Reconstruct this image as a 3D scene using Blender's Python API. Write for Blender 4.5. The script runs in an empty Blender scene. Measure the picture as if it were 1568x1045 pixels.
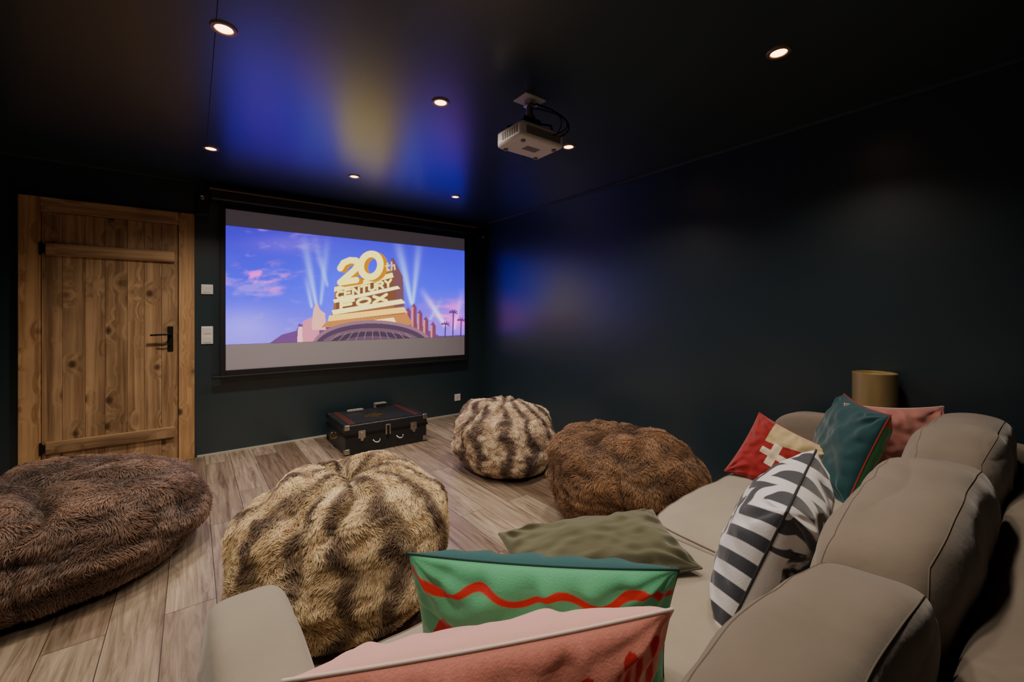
import bpy, math, random
import numpy as np
from mathutils import Vector, Matrix, noise as mn

random.seed(7); rng = np.random.default_rng(11)
SC = bpy.context.scene
COL = SC.collection

# ------------------------------------------------------------------ constants
D = 4.56          # y of the screen wall
CH = 1.235        # camera height
ZC = 2.389        # ceiling height
XR = 2.965        # right wall
XL = -1.75
YB = -1.0
S, C = 0.6046, 0.7965

def s2l(c):
    c = np.asarray(c, float) / 255.0
    return np.where(c <= 0.04045, c / 12.92, ((c + 0.055) / 1.055) ** 2.4)

# ------------------------------------------------------------------ helpers
def empty(name, loc=(0, 0, 0)):
    e = bpy.data.objects.new(name, None)
    e.empty_display_size = 0.1
    e.location = loc
    COL.objects.link(e)
    return e

def attach(o, parent):
    if parent is not None:
        o.parent = parent
        o.matrix_parent_inverse = Matrix.Translation(parent.location).inverted()

def mesh_obj(name, verts, faces, mat=None, parent=None, smooth=False, center=True):
    verts = np.asarray(verts, float)
    me = bpy.data.meshes.new(name)
    c = (verts.min(0) + verts.max(0)) / 2 if center else np.zeros(3)
    me.from_pydata([tuple(v) for v in (verts - c)], [], faces)
    me.update()
    if smooth:
        me.polygons.foreach_set('use_smooth', [True] * len(me.polygons))
    o = bpy.data.objects.new(name, me)
    o.location = tuple(c)
    COL.objects.link(o)
    if mat is not None:
        me.materials.append(mat)
    attach(o, parent)
    return o

def box(name, lo, hi, mat=None, parent=None, bevel=0.0, seg=2):
    x0, y0, z0 = lo; x1, y1, z1 = hi
    v = [(x0, y0, z0), (x1, y0, z0), (x1, y1, z0), (x0, y1, z0), (x0, y0, z1), (x1, y0, z1), (x1, y1, z1), (x0, y1, z1)]
    f = [(0, 3, 2, 1), (4, 5, 6, 7), (0, 1, 5, 4), (1, 2, 6, 5), (2, 3, 7, 6), (3, 0, 4, 7)]
    o = mesh_obj(name, v, f, mat, parent)
    if bevel > 0:
        m = o.modifiers.new('bevel', 'BEVEL'); m.width = bevel; m.segments = seg; m.limit_method = 'ANGLE'
    return o

def lathe(name, prof, center, mat=None, parent=None, n=40, axis='z', smooth=True):
    vs = []; fs = []
    for (r, h) in prof:
        for i in range(n):
            a = 2 * math.pi * i / n
            p = (r * math.cos(a), r * math.sin(a), h)
            if axis == 'y': p = (p[0], p[2], p[1])
            if axis == 'x': p = (p[2], p[0], p[1])
            vs.append((p[0] + center[0], p[1] + center[1], p[2] + center[2]))
    for j in range(len(prof) - 1):
        for i in range(n):
            a = j * n + i; b = j * n + (i + 1) % n
            fs.append((a, b, b + n, a + n))
    o = mesh_obj(name, vs, fs, mat, parent, smooth)
    if smooth:
        m = o.modifiers.new('es', 'EDGE_SPLIT'); m.split_angle = math.radians(40)
    return o

def tube(name, pts, r, mat, parent=None, cyclic=False, res=6):
    cu = bpy.data.curves.new(name, 'CURVE'); cu.dimensions = '3D'
    cu.bevel_depth = r; cu.bevel_resolution = 3; cu.use_fill_caps = True
    sp = cu.splines.new('POLY'); sp.points.add(len(pts) - 1)
    for i, p in enumerate(pts):
        sp.points[i].co = (p[0], p[1], p[2], 1)
    sp.use_cyclic_u = cyclic; sp.use_smooth = True
    cu.materials.append(mat)
    o = bpy.data.objects.new(name, cu); COL.objects.link(o)
    attach(o, parent)
    return o

def bez(p0, p1, p2, p3, n=16):
    out = []
    for i in range(n + 1):
        t = i / n
        out.append(tuple((1 - t) ** 3 * np.array(p0) + 3 * (1 - t) ** 2 * t * np.array(p1) + 3 * (1 - t) * t * t * np.array(p2) + t ** 3 * np.array(p3)))
    return out

def set_col(o, cols, name='col'):
    a = o.data.color_attributes.new(name, 'FLOAT_COLOR', 'POINT')
    arr = np.ones((len(cols), 4)); arr[:, :3] = cols
    a.data.foreach_set('color', arr.ravel())

# ------------------------------------------------------------------ materials
def nmat(name):
    m = bpy.data.materials.new(name); m.use_nodes = True
    nt = m.node_tree
    return m, nt, nt.nodes, nt.links, nt.nodes['Principled BSDF']

def simple(name, col, rough=0.5, metal=0.0, bump=0.0, bscale=60, var=0.0, sheen=0.0, spec=0.5, vscale=4.0, ior=1.5):
    m, nt, N, L, P = nmat(name)
    P.inputs['Roughness'].default_value = rough
    P.inputs['Metallic'].default_value = metal
    P.inputs['IOR'].default_value = ior
    P.inputs['Specular IOR Level'].default_value = spec
    P.inputs['Sheen Weight'].default_value = sheen
    tc = N.new('ShaderNodeTexCoord')
    no = N.new('ShaderNodeTexNoise'); no.inputs['Scale'].default_value = vscale; no.inputs['Detail'].default_value = 5
    L.new(tc.outputs['Object'], no.inputs['Vector'])
    mx = N.new('ShaderNodeMix'); mx.data_type = 'RGBA'
    c1 = tuple(max(0, v * (1 - var)) for v in col[:3]) + (1,); c2 = tuple(min(1, v * (1 + var)) for v in col[:3]) + (1,)
    mx.inputs[6].default_value = c1; mx.inputs[7].default_value = c2
    L.new(no.outputs['Fac'], mx.inputs[0]); L.new(mx.outputs[2], P.inputs['Base Color'])
    if bump > 0:
        nb = N.new('ShaderNodeTexNoise'); nb.inputs['Scale'].default_value = bscale; nb.inputs['Detail'].default_value = 4
        L.new(tc.outputs['Object'], nb.inputs['Vector'])
        b = N.new('ShaderNodeBump'); b.inputs['Strength'].default_value = bump; b.inputs['Distance'].default_value = 0.01
        L.new(nb.outputs['Fac'], b.inputs['Height']); L.new(b.outputs[0], P.inputs['Normal'])
    return m

def attr_mat(name, rough=0.7, sheen=0.2, bump=0.15, bscale=300, emit=0.0, spec=0.3):
    m, nt, N, L, P = nmat(name)
    at = N.new('ShaderNodeAttribute'); at.attribute_name = 'col'
    P.inputs['Roughness'].default_value = rough
    P.inputs['Sheen Weight'].default_value = sheen
    P.inputs['Specular IOR Level'].default_value = spec
    if emit > 0:
        P.inputs['Base Color'].default_value = (0.02, 0.02, 0.02, 1)
        L.new(at.outputs['Color'], P.inputs['Emission Color']); P.inputs['Emission Strength'].default_value = emit
        return m
    L.new(at.outputs['Color'], P.inputs['Base Color'])
    tc = N.new('ShaderNodeTexCoord')
    nb = N.new('ShaderNodeTexNoise'); nb.inputs['Scale'].default_value = bscale
    L.new(tc.outputs['Object'], nb.inputs['Vector'])
    b = N.new('ShaderNodeBump'); b.inputs['Strength'].default_value = bump; b.inputs['Distance'].default_value = 0.004
    L.new(nb.outputs['Fac'], b.inputs['Height']); L.new(b.outputs[0], P.inputs['Normal'])
    return m

def emis(name, col, st):
    m, nt, N, L, P = nmat(name)
    P.inputs['Base Color'].default_value = (0, 0, 0, 1)
    P.inputs['Emission Color'].default_value = col; P.inputs['Emission Strength'].default_value = st
    return m

M_wall = simple('wall_paint_dark_teal', (0.015, 0.035, 0.046), rough=0.35, bump=0.03, bscale=180, var=0.12, spec=0.8, vscale=2, ior=1.6)
M_ceil = simple('ceiling_satin_paint', (0.020, 0.038, 0.042), rough=0.30, bump=0.03, bscale=120, var=0.1, spec=0.9, vscale=2, ior=1.75)
M_black = simple('black_plastic', (0.012, 0.012, 0.013), rough=0.45)
M_blackframe = simple('screen_frame_black', (0.010, 0.009, 0.012), rough=0.6)
M_white = simple('white_plastic', (0.80, 0.77, 0.74), rough=0.35)
M_switch = simple('switch_plastic', (0.85, 0.82, 0.78), rough=0.4)
M_chrome = simple('brushed_metal', (0.55, 0.52, 0.48), rough=0.28, metal=1.0)
M_brass = simple('brass', (0.55, 0.38, 0.15), rough=0.35, metal=1.0)
M_trim = simple('pale_trim', (0.50, 0.48, 0.43), rough=0.6)
M_bulb = emis('bulb_glow', (1.0, 0.55, 0.20, 1), 11.0)
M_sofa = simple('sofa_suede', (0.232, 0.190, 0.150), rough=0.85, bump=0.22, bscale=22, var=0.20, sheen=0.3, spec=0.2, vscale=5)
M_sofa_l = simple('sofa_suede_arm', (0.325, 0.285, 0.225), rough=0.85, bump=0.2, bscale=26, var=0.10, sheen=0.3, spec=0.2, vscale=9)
M_seam = simple('sofa_piping', (0.16, 0.13, 0.10), rough=0.9)
M_iron = simple('black_iron', (0.02, 0.018, 0.016), rough=0.5, metal=0.6)

def floor_mat():
    m, nt, N, L, P = nmat('floor_oak_planks')
    tc = N.new('ShaderNodeTexCoord')
    mp = N.new('ShaderNodeMapping'); mp.inputs['Rotation'].default_value = (0, 0, math.radians(90))
    L.new(tc.outputs['Object'], mp.inputs['Vector'])
    br = N.new('ShaderNodeTexBrick')
    br.inputs['Scale'].default_value = 1.0
    br.inputs['Brick Width'].default_value = 1.25; br.inputs['Row Height'].default_value = 0.175
    br.inputs['Mortar Size'].default_value = 0.0015; br.inputs['Mortar Smooth'].default_value = 0.1
    br.inputs['Color1'].default_value = (0.195, 0.140, 0.098, 1); br.inputs['Color2'].default_value = (0.385, 0.318, 0.248, 1)
    br.inputs['Mortar'].default_value = (0.045, 0.032, 0.022, 1); br.inputs['Bias'].default_value = 0.0
    br.offset = 0.37; br.offset_frequency = 2
    L.new(mp.outputs[0], br.inputs['Vector'])
    mg = N.new('ShaderNodeMapping'); mg.inputs['Scale'].default_value = (24, 1.5, 1)
    L.new(tc.outputs['Object'], mg.inputs['Vector'])
    add = N.new('ShaderNodeVectorMath'); add.operation = 'MULTIPLY_ADD'
    L.new(br.outputs['Color'], add.inputs[0]); add.inputs[1].default_value = (40, 40, 40); L.new(mg.outputs[0], add.inputs[2])
    n1 = N.new('ShaderNodeTexNoise'); n1.inputs['Scale'].default_value = 1.0; n1.inputs['Detail'].default_value = 8; n1.inputs['Roughness'].default_value = 0.70
    n1.inputs['Distortion'].default_value = 1.3
    L.new(add.outputs[0], n1.inputs['Vector'])
    r1 = N.new('ShaderNodeValToRGB'); r1.color_ramp.elements[0].position = 0.32; r1.color_ramp.elements[0].color = (0.30, 0.25, 0.20, 1)
    r1.color_ramp.elements[1].position = 0.66; r1.color_ramp.elements[1].color = (1.25, 1.23, 1.20, 1)
    L.new(n1.outputs['Fac'], r1.inputs[0])
    mu = N.new('ShaderNodeMix'); mu.data_type = 'RGBA'; mu.blend_type = 'MULTIPLY'; mu.inputs[0].default_value = 0.9
    L.new(br.outputs['Color'], mu.inputs[6]); L.new(r1.outputs[0], mu.inputs[7])
    L.new(mu.outputs[2], P.inputs['Base Color'])
    P.inputs['Roughness'].default_value = 0.38
    b = N.new('ShaderNodeBump'); b.inputs['Strength'].default_value = 0.25; b.inputs['Distance'].default_value = 0.003
    L.new(n1.outputs['Fac'], b.inputs['Height']); L.new(b.outputs[0], P.inputs['Normal'])
    return m

def wood_mat(name, light, dark, rot=False):
    m, nt, N, L, P = nmat(name)
    tc = N.new('ShaderNodeTexCoord'); oi = N.new('ShaderNodeObjectInfo')
    off = N.new('ShaderNodeVectorMath'); off.operation = 'MULTIPLY_ADD'
    cb = N.new('ShaderNodeCombineXYZ')
    for i in range(3): L.new(oi.outputs['Random'], cb.inputs[i])
    L.new(cb.outputs[0], off.inputs[0]); off.inputs[1].default_value = (7.3, 3.1, 5.7); L.new(tc.outputs['Object'], off.inputs[2])
    mk = N.new('ShaderNodeMapping'); mk.inputs['Scale'].default_value = (6.2, 6.2, 4.6) if not rot else (4.6, 6.2, 6.2)
    L.new(off.outputs[0], mk.inputs['Vector'])
    vo = N.new('ShaderNodeTexVoronoi'); vo.inputs['Scale'].default_value = 1.0; vo.inputs['Randomness'].default_value = 1.0
    L.new(mk.outputs[0], vo.inputs['Vector'])
    kr = N.new('ShaderNodeValToRGB'); kr.color_ramp.elements[0].position = 0.08; kr.color_ramp.elements[0].color = (.9, .9, .9, 1)
    kr.color_ramp.elements[1].position = 0.19; kr.color_ramp.elements[1].color = (0, 0, 0, 1)
    L.new(vo.outputs['Distance'], kr.inputs[0])
    mg = N.new('ShaderNodeMapping'); mg.inputs['Scale'].default_value = (24, 24, 0.8) if not rot else (0.8, 24, 24)
    L.new(off.outputs[0], mg.inputs['Vector'])
    wv = N.new('ShaderNodeVectorMath'); wv.operation = 'ADD'
    pw = N.new('ShaderNodeMath'); pw.operation = 'SUBTRACT'; pw.inputs[0].default_value = 0.5; pw.use_clamp = True
    L.new(vo.outputs['Distance'], pw.inputs[1])
    sc = N.new('ShaderNodeMath'); sc.operation = 'MULTIPLY'; sc.inputs[1].default_value = 3.0
    L.new(pw.outputs[0], sc.inputs[0])
    c3 = N.new('ShaderNodeCombineXYZ'); L.new(sc.outputs[0], c3.inputs[0]); L.new(sc.outputs[0], c3.inputs[2])
    L.new(mg.outputs[0], wv.inputs[0]); L.new(c3.outputs[0], wv.inputs[1])
    n1 = N.new('ShaderNodeTexNoise'); n1.inputs['Scale'].default_value = 1.0; n1.inputs['Detail'].default_value = 7; n1.inputs['Distortion'].default_value = 0.4
    n1.inputs['Roughness'].default_value = 0.62
    L.new(wv.outputs[0], n1.inputs['Vector'])
    r1 = N.new('ShaderNodeValToRGB'); r1.color_ramp.elements[0].position = 0.34; r1.color_ramp.elements[0].color = dark
    r1.color_ramp.elements[1].position = 0.60; r1.color_ramp.elements[1].color = light
    L.new(n1.outputs['Fac'], r1.inputs[0])
    n2 = N.new('ShaderNodeTexNoise'); n2.inputs['Scale'].default_value = 3.0; n2.inputs['Detail'].default_value = 3
    L.new(off.outputs[0], n2.inputs['Vector'])
    wa = N.new('ShaderNodeMath'); wa.operation = 'MULTIPLY_ADD'; wa.inputs[1].default_value = 0.7; wa.inputs[2].default_value = 0.36
    L.new(n2.outputs['Fac'], wa.inputs[0])
    br = N.new('ShaderNodeMath'); br.operation = 'MULTIPLY_ADD'; br.inputs[1].default_value = 0.40
    L.new(oi.outputs['Random'], br.inputs[0]); L.new(wa.outputs[0], br.inputs[2])
    vm = N.new('ShaderNodeVectorMath'); vm.operation = 'SCALE'; L.new(r1.outputs[0], vm.inputs[0]); L.new(br.outputs[0], vm.inputs['Scale'])
    mx = N.new('ShaderNodeMix'); mx.data_type = 'RGBA'; mx.inputs[7].default_value = (0.06, 0.024, 0.011, 1)
    L.new(kr.outputs[0], mx.inputs[0]); L.new(vm.outputs[0], mx.inputs[6])
    L.new(mx.outputs[2], P.inputs['Base Color'])
    P.inputs['Roughness'].default_value = 0.6
    b = N.new('ShaderNodeBump'); b.inputs['Strength'].default_value = 0.35; b.inputs['Distance'].default_value = 0.003
    L.new(n1.outputs['Fac'], b.inputs['Height']); L.new(b.outputs[0], P.inputs['Normal'])
    return m
M_floor = floor_mat()
M_woodv = wood_mat('door_wood_vertical', (0.60, 0.375, 0.195, 1), (0.25, 0.135, 0.064, 1))
M_woodh = wood_mat('door_wood_horizontal', (0.60, 0.375, 0.195, 1), (0.25, 0.135, 0.064, 1), True)
M_woodj = wood_mat('door_frame_wood', (0.72, 0.43, 0.20, 1), (0.37, 0.19, 0.08, 1))

# ------------------------------------------------------------------ room shell
box('floor', (XL - .1, YB - .1, -0.1), (XR + .1, D + .1, 0.0), M_floor)
box('ceiling', (XL - .1, YB - .1, ZC), (XR + .1, D + .1, ZC + 0.1), M_ceil)
box('wall_front', (XL - .1, D, 0), (XR + .1, D + .1, ZC), M_wall)
box('wall_right', (XR, YB, 0), (XR + .1, D, ZC), M_wall)
box('wall_left', (XL - .1, YB, 0), (XL, D, ZC), M_wall)
box('wall_rear', (XL - .1, YB - .1, 0), (XR + .1, YB, ZC), M_wall)
box('baseboard_front', (0.03, D - 0.012, 0), (XR, D, 0.014), M_trim)
box('baseboard_right', (XR - 0.012, YB, 0), (XR, D - 0.012, 0.014), M_trim)
M_crown = simple('crown_paint', (0.07, 0.09, 0.09), rough=0.5)
box('trim_1', (XR - 0.012, YB, ZC - 0.014), (XR, D, ZC), M_crown)
box('trim_2', (XL, D - 0.012, ZC - 0.014), (XR - 0.012, D, ZC), M_crown)
M_groove = simple('ceiling_joint', (0.010, 0.015, 0.015), rough=0.8)
box('trim_3', (0.0715, YB, ZC - 0.001), (0.0745, D - 0.012, ZC + 0.001), M_groove)

# ------------------------------------------------------------------ door
door = empty('door_1', (-0.49, D, 0))
yf = D - 0.045
box('jamb_left', (-0.994, yf, 0), (-0.885, D, 2.10), M_woodj, door, 0.004)
box('jamb_right', (-0.095, yf, 0), (0.012, D, 2.10), M_woodj, door, 0.004)
box('head', (-0.885, yf + 0.002, 1.995), (-0.095, D, 2.10), M_woodh, door, 0.004)
xs = [-0.882, -0.775, -0.655, -0.545, -0.415, -0.315, -0.205, -0.099]
for i in range(7):
    box('plank_%d' % (i + 1), (xs[i] + 0.0008, D - 0.028, 0.012), (xs[i + 1] - 0.0008, D - 0.002, 1.992), M_woodv, door, 0.0012)
box('batten_upper', (-0.86, D - 0.052, 1.675), (-0.12, D - 0.027, 1.765), M_woodh, door, 0.006)
box('batten_lower', (-0.86, D - 0.052, 0.21), (-0.12, D - 0.027, 0.30), M_woodh, door, 0.006)
for z in (1.72, 0.255):
    lathe('hinge_pin', [(0.0001, -0.045), (0.008, -0.045), (0.008, 0.045), (0.0001, 0.045)], (-0.882, D - 0.048, z), M_iron, door, 14)
    box('hinge_leaf', (-0.885, D - 0.054, z - 0.03), (-0.862, D - 0.046, z + 0.03), M_iron, door, 0.002)
box('handle_plate', (-0.168, D - 0.034, 0.93), (-0.130, D - 0.027, 1.14), M_iron, door, 0.004)
tube('handle_lever', bez((-0.149, D - 0.03, 1.075), (-0.149, D - 0.10, 1.075), (-0.16, D - 0.09, 1.075), (-0.275, D - 0.085, 1.070)), 0.008, M_iron, door)
tube('key_thumbturn', bez((-0.149, D - 0.03, 0.99), (-0.149, D - 0.06, 0.99), (-0.18, D - 0.055, 0.985), (-0.23, D - 0.05, 0.99)), 0.004, M_iron, door)
lathe('handle_rose', [(0.0001, -0.012), (0.016, -0.012), (0.016, 0.0)], (-0.149, D - 0.034, 1.075), M_iron, door, 20, axis='y')

# ------------------------------------------------------------------ switches and outlet
def plate(name, x, z, w, h, rows):
    e = empty(name, (x, D, z))
    box('plate', (x - w / 2, D - 0.010, z - h / 2), (x + w / 2, D, z + h / 2), M_switch, e, 0.003)
    for r in range(rows):
        zc = z - h / 2 + h * (r + 0.5) / rows; hh = h / rows * 0.34
        box('rocker', (x - w * 0.34, D - 0.0135, zc - hh), (x + w * 0.34, D - 0.009, zc + hh), M_white, e, 0.0015)
    return e
plate('light_switch', 0.101, 1.459, 0.085, 0.085, 1)
plate('light_switch', 0.101, 1.057, 0.085, 0.155, 2)
e = empty('wall_outlet', (2.61, D, 0.215))
box('plate', (2.57, D - 0.010, 0.172), (2.65, D, 0.255), M_switch, e, 0.003)
lathe('socket', [(0.022, -0.002), (0.020, 0.004), (0.0001, 0.004)], (2.61, D - 0.0105, 0.2135), M_white, e, 24, axis='y')
for dx in (-0.009, 0.009):
    lathe('socket_hole', [(0.0001, -0.001), (0.003, -0.001), (0.003, 0.003)], (2.61 + dx, D - 0.0125, 0.2135), M_black, e, 10, axis='y')

# ------------------------------------------------------------------ projection screen
scr = empty('projection_screen', (1.457, D, 1.45))
X0, X1 = 0.232, 2.683
Z0, Z1 = 0.742, 2.178
PZ0, PZ1 = 0.971, 2.030
ys = D - 0.05
M_scr = simple('screen_fabric', (0.44, 0.40, 0.44), rough=0.9, spec=0.1)
P_ = M_scr.node_tree.nodes['Principled BSDF']; P_.inputs['Emission Color'].default_value = (.5, .45, .62, 1); P_.inputs['Emission Strength'].default_value = 0.04  # faint fabric emission stands in for the projector's black-level light
box('fabric', (X0 - 0.02, ys, Z0 - 0.02), (X1 + 0.02, ys + 0.01, Z1 + 0.02), M_scr, scr)
fw = 0.042
box('frame_left', (X0 - fw, ys - 0.015, Z0 - 0.05), (X0, ys + 0.03, Z1 + 0.03), M_blackframe, scr, 0.003)
box('frame_right', (X1, ys - 0.015, Z0 - 0.05), (X1 + fw, ys + 0.03, Z1 + 0.03), M_blackframe, scr, 0.003)
box('frame_bottom', (X0, ys - 0.015, Z0 - 0.05), (X1, ys + 0.03, Z0), M_blackframe, scr, 0.003)
box('frame_top', (X0, ys - 0.015, Z1), (X1, ys + 0.03, Z1 + 0.03), M_blackframe, scr, 0.003)
box('weight_bar', (X0 - 0.10, ys - 0.028, Z0 - 0.068), (X1 + 0.03, ys + 0.0, Z0 - 0.045), M_blackframe, scr, 0.006)
M_case = simple('screen_case', (0.030, 0.022, 0.022), rough=0.35)
box('housing', (X0 - 0.12, D - 0.115, 2.235), (X1 + 0.13, D - 0.005, 2.335), M_case, scr, 0.018, 3)
box('housing_lip', (X0 - 0.12, D - 0.122, 2.318), (X1 + 0.13, D - 0.105, 2.332), simple('case_edge', (0.26, 0.17, 0.14), rough=0.3), scr, 0.003)
box('housing_cap_left', (X0 - 0.135, D - 0.12, 2.23), (X0 - 0.115, D - 0.0, 2.34), M_black, scr, 0.008)
box('housing_cap_right', (X1 + 0.125, D - 0.12, 2.23), (X1 + 0.145, D - 0.0, 2.34), M_black, scr, 0.008)
box('roller_slot', (X0 - 0.03, D - 0.07, Z1 + 0.03), (X1 + 0.03, D - 0.03, 2.24), M_blackframe, scr)

# ---- procedurally computed motion-picture frame
tab = rng.random((256, 256))
def vn(x, y):
    xi = np.floor(x).astype(int); yi = np.floor(y).astype(int)
    fx = x - xi; fy = y - yi; fx = fx * fx * (3 - 2 * fx); fy = fy * fy * (3 - 2 * fy)
    a = tab[xi % 256, yi % 256]; b = tab[(xi + 1) % 256, yi % 256]; c = tab[xi % 256, (yi + 1) % 256]; d = tab[(xi + 1) % 256, (yi + 1) % 256]
    return (a * (1 - fx) + b * fx) * (1 - fy) + (c * (1 - fx) + d * fx) * fy
def fbm(x, y, o=5):
    s = 0; a = 0.5; t = 0
    for i in range(o):
        s = s + a * vn(x + 17 * i, y + 31 * i); t += a; a *= .5; x = x * 2; y = y * 2
    return s / t
def sst(a, b, x):
    t = np.clip((x - a) / (b - a), 0, 1); return t * t * (3 - 2 * t)

GW, GH = 620, 268
gx = np.linspace(X0, X1, GW); gz = np.linspace(PZ0, PZ1, GH)
WX, WZ = np.meshgrid(gx, gz)
F_ = WX * S + D * C
PX = 784 + 644 * (WX * C - D * S) / F_
PY = 482 - 644 * (WZ - CH) / F_
img = np.zeros(PX.shape + (3,))
tt = np.clip((PY - 350) / 170, 0, 1)[..., None]
top = np.array([50, 28, 158.]); mid = np.array([50, 42, 216.]); bot = np.array([118, 96, 220.])
img[:] = np.where(tt < .55, top + (mid - top) * (tt / .55), mid + (bot - mid) * ((tt - .55) / .45))
def blend(mask, col):
    global img
    m = np.clip(mask, 0, 1)[..., None]
    img = img * (1 - m) + np.array(col, float) * m
cl = fbm(PX / 42 + 3, PY / 14 + 9)
blend(sst(.52, .75, cl) * 0.6 * sst(520, 420, PX), (160, 120, 218))
blend(sst(.50, .70, fbm(PX / 30 + 50, PY / 12 + (PX - 380) / 60)) * np.exp(-((PX - 400) / 42) ** 2 - ((PY - 428) / 20) ** 2) * 1.2, (220, 106, 200))
blend(np.exp(-((PX - 372) / 50) ** 2 - ((PY - 500) / 26) ** 2) * 0.7, (145, 132, 236))
blend(np.exp(-((PX - 690) / 40) ** 2 - ((PY - 482) / 22) ** 2) * (0.4 + .8 * sst(.4, .6, cl)), (215, 108, 200))
blend(np.exp(-((PX - 440) / 60) ** 2 - ((PY - 375) / 14) ** 2) * .35, (140, 96, 205))
blend(np.exp(-((PX - 540) / 80) ** 2 - ((PY - 440) / 60) ** 2) * .45, (82, 92, 238))
def beam(p, q, w0, w1, col, k=1.0):
    p = np.array(p, float); q = np.array(q, float); d = q - p; Ln = np.hypot(*d); d /= Ln
    rx = PX - p[0]; ry = PY - p[1]
    t = (rx * d[0] + ry * d[1]) / Ln; s = np.abs(-rx * d[1] + ry * d[0])
    w = w0 + (w1 - w0) * np.clip(t, 0, 1)
    m = np.exp(-(s / w) ** 2) * sst(-.02, .05, t) * np.clip(1 - t, 0, 1) ** 0.8 * k
    blend(m, col)
BC = (168, 202, 255)
beam((483, 470), (462, 358), 2, 8, BC, .9); beam((489, 468), (500, 362), 2, 6, BC, .7)
beam((500, 440), (478, 362), 2, 7, BC, .6); beam((476, 472), (466, 420), 2, 5, BC, .9)
beam((628, 468), (604, 362), 2.5, 8, BC, 1.1); beam((629, 468), (640, 362), 2, 7, BC, .9)
beam((680, 500), (640, 440), 3, 5, (240, 230, 255), 1.0); beam((655, 490), (675, 455), 2, 4, BC, .6)
beam((692, 505), (706, 440), 2, 5, (255, 200, 240), .6)
def poly(pts, col, a=1.0):
    inside = np.zeros(PX.shape, bool); n = len(pts)
    for i in range(n):
        x1, y1 = pts[i]; x2, y2 = pts[(i + 1) % n]
        if y1 == y2: continue
        c = ((PY >= min(y1, y2)) & (PY < max(y1, y2)) & (PX < (x2 - x1) * (PY - y1) / (y2 - y1) + x1))
        inside ^= c
    blend(inside * a, col)
def stroke(pts, w, col):
    m = np.zeros(PX.shape)
    for (x1, y1), (x2, y2) in zip(pts[:-1], pts[1:]):
        dx, dy = x2 - x1, y2 - y1; L2 = dx * dx + dy * dy + 1e-9
        t = np.clip(((PX - x1) * dx + (PY - y1) * dy) / L2, 0, 1)
        d = np.hypot(PX - x1 - t * dx, PY - y1 - t * dy)
        m = np.maximum(m, np.clip((w / 2 - d) / .7 + .5, 0, 1))
    blend(m, col)
arc = [(0.5 + .5 * math.cos(a), .5 + .5 * math.sin(a)) for a in np.linspace(0, 2 * math.pi, 25)]
G = {'0': [arc], '2': [[(0, .28), (.15, .06), (.5, 0), (.85, .08), (1, .3), (.85, .5), (.1, .95), (1, 1)]],
     'C': [[(1, .1), (.3, 0), (0, .3), (0, .7), (.3, 1), (1, .92)]], 'E': [[(1, 0), (0, 0), (0, 1), (1, 1)], [(0, .5), (.8, .5)]],
     'N': [[(0, 1), (0, 0), (1, 1), (1, 0)]], 'T': [[(0, 0), (1, 0)], [(.5, 0), (.5, 1)]], 'U': [[(0, 0), (0, .8), (.5, 1), (1, .8), (1, 0)]],
     'R': [[(0, 1), (0, 0), (.8, 0), (1, .25), (.8, .5), (0, .5)], [(.5, .5), (1, 1)]], 'Y': [[(0, 0), (.5, .5), (1, 0)], [(.5, .5), (.5, 1)]],
     'F': [[(1, 0), (0, 0), (0, 1)], [(0, .5), (.8, .5)]], 'O': [arc], 'X': [[(0, 0), (1, 1)], [(1, 0), (0, 1)]],
     't': [[(.4, 0), (.4, 1), (.9, 1)], [(0, .35), (.9, .35)]], 'h': [[(0, 0), (0, 1)], [(0, .5), (.8, .4), (1, 1)]]}
def glyph(ch, x, y, w, h, slope, lw, col, skew=0):
    for st in G[ch]:
        stroke([(x + p[0] * w + (1 - p[1]) * skew, y + p[1] * h + slope * p[0] * w) for p in st], lw, col)
CR = (255, 240, 165); SH = (120, 84, 62); DK = (62, 46, 62)
poly([(404, 530), (430, 512), (452, 506), (456, 495), (470, 500), (490, 498), (640, 495), (652, 505), (670, 514), (712, 512), (712, 530)], (84, 56, 96))
poly([(460, 530), (462, 492), (474, 486), (486, 492), (488, 530)], (180, 120, 135)); poly([(476, 492), (478, 474), (483, 462), (488, 474), (496, 480), (497, 505), (476, 505)], (210, 160, 150))
poly([(453, 530), (455, 500), (461, 500), (462, 530)], (230, 170, 180))
for (x, h) in ((618, 476), (627, 470), (636, 480), (645, 490), (656, 498)):
    poly([(x, 525), (x, h), (x + 4, h - 6), (x + 8, h), (x + 8, 525)], (95, 56, 74)); poly([(x, 525), (x, h), (x + 3, h), (x + 3, 525)], (180, 112, 110))
for (x, y) in ((678, 496), (690, 478), (702, 490)):
    stroke([(x, 520), (x + 1, y)], 1.6, (60, 30, 70))
    for a in (-2.6, -1.9, -1.2, -.5, .2, 3.3): stroke([(x + 1, y), (x + 1 + 6 * math.cos(a), y + 4.5 * math.sin(a) + 1)], 1.5, (80, 35, 80))
poly([(512, 438), (596, 412), (612, 424), (616, 474), (620, 496), (500, 500), (508, 474)], SH)
poly([(596, 395), (600, 396), (614, 424), (616, 470), (600, 470)], (88, 62, 66))
poly([(510, 440), (598, 418), (600, 425), (510, 447)], CR)
poly([(512, 447), (600, 425), (600, 440), (512, 459)], (92, 62, 50))
for i, ch in enumerate('CENTURY'):
    glyph(ch, 514 + i * 12.2, 447.5 - i * 2.85, 8.8, 9.5, -.2, 3.2, CR)
poly([(508, 459), (606, 438), (610, 442), (510, 464)], (255, 244, 190))
poly([(512, 464), (604, 444), (604, 458), (512, 474)], (92, 62, 50))
for i, ch in enumerate('FOX'):
    glyph(ch, 520 + i * 25, 463 - i * 4.4, 19, 9.5, -.17, 4.4, CR)
poly([(506, 475), (612, 458), (618, 464), (508, 482)], (255, 242, 180))
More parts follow.
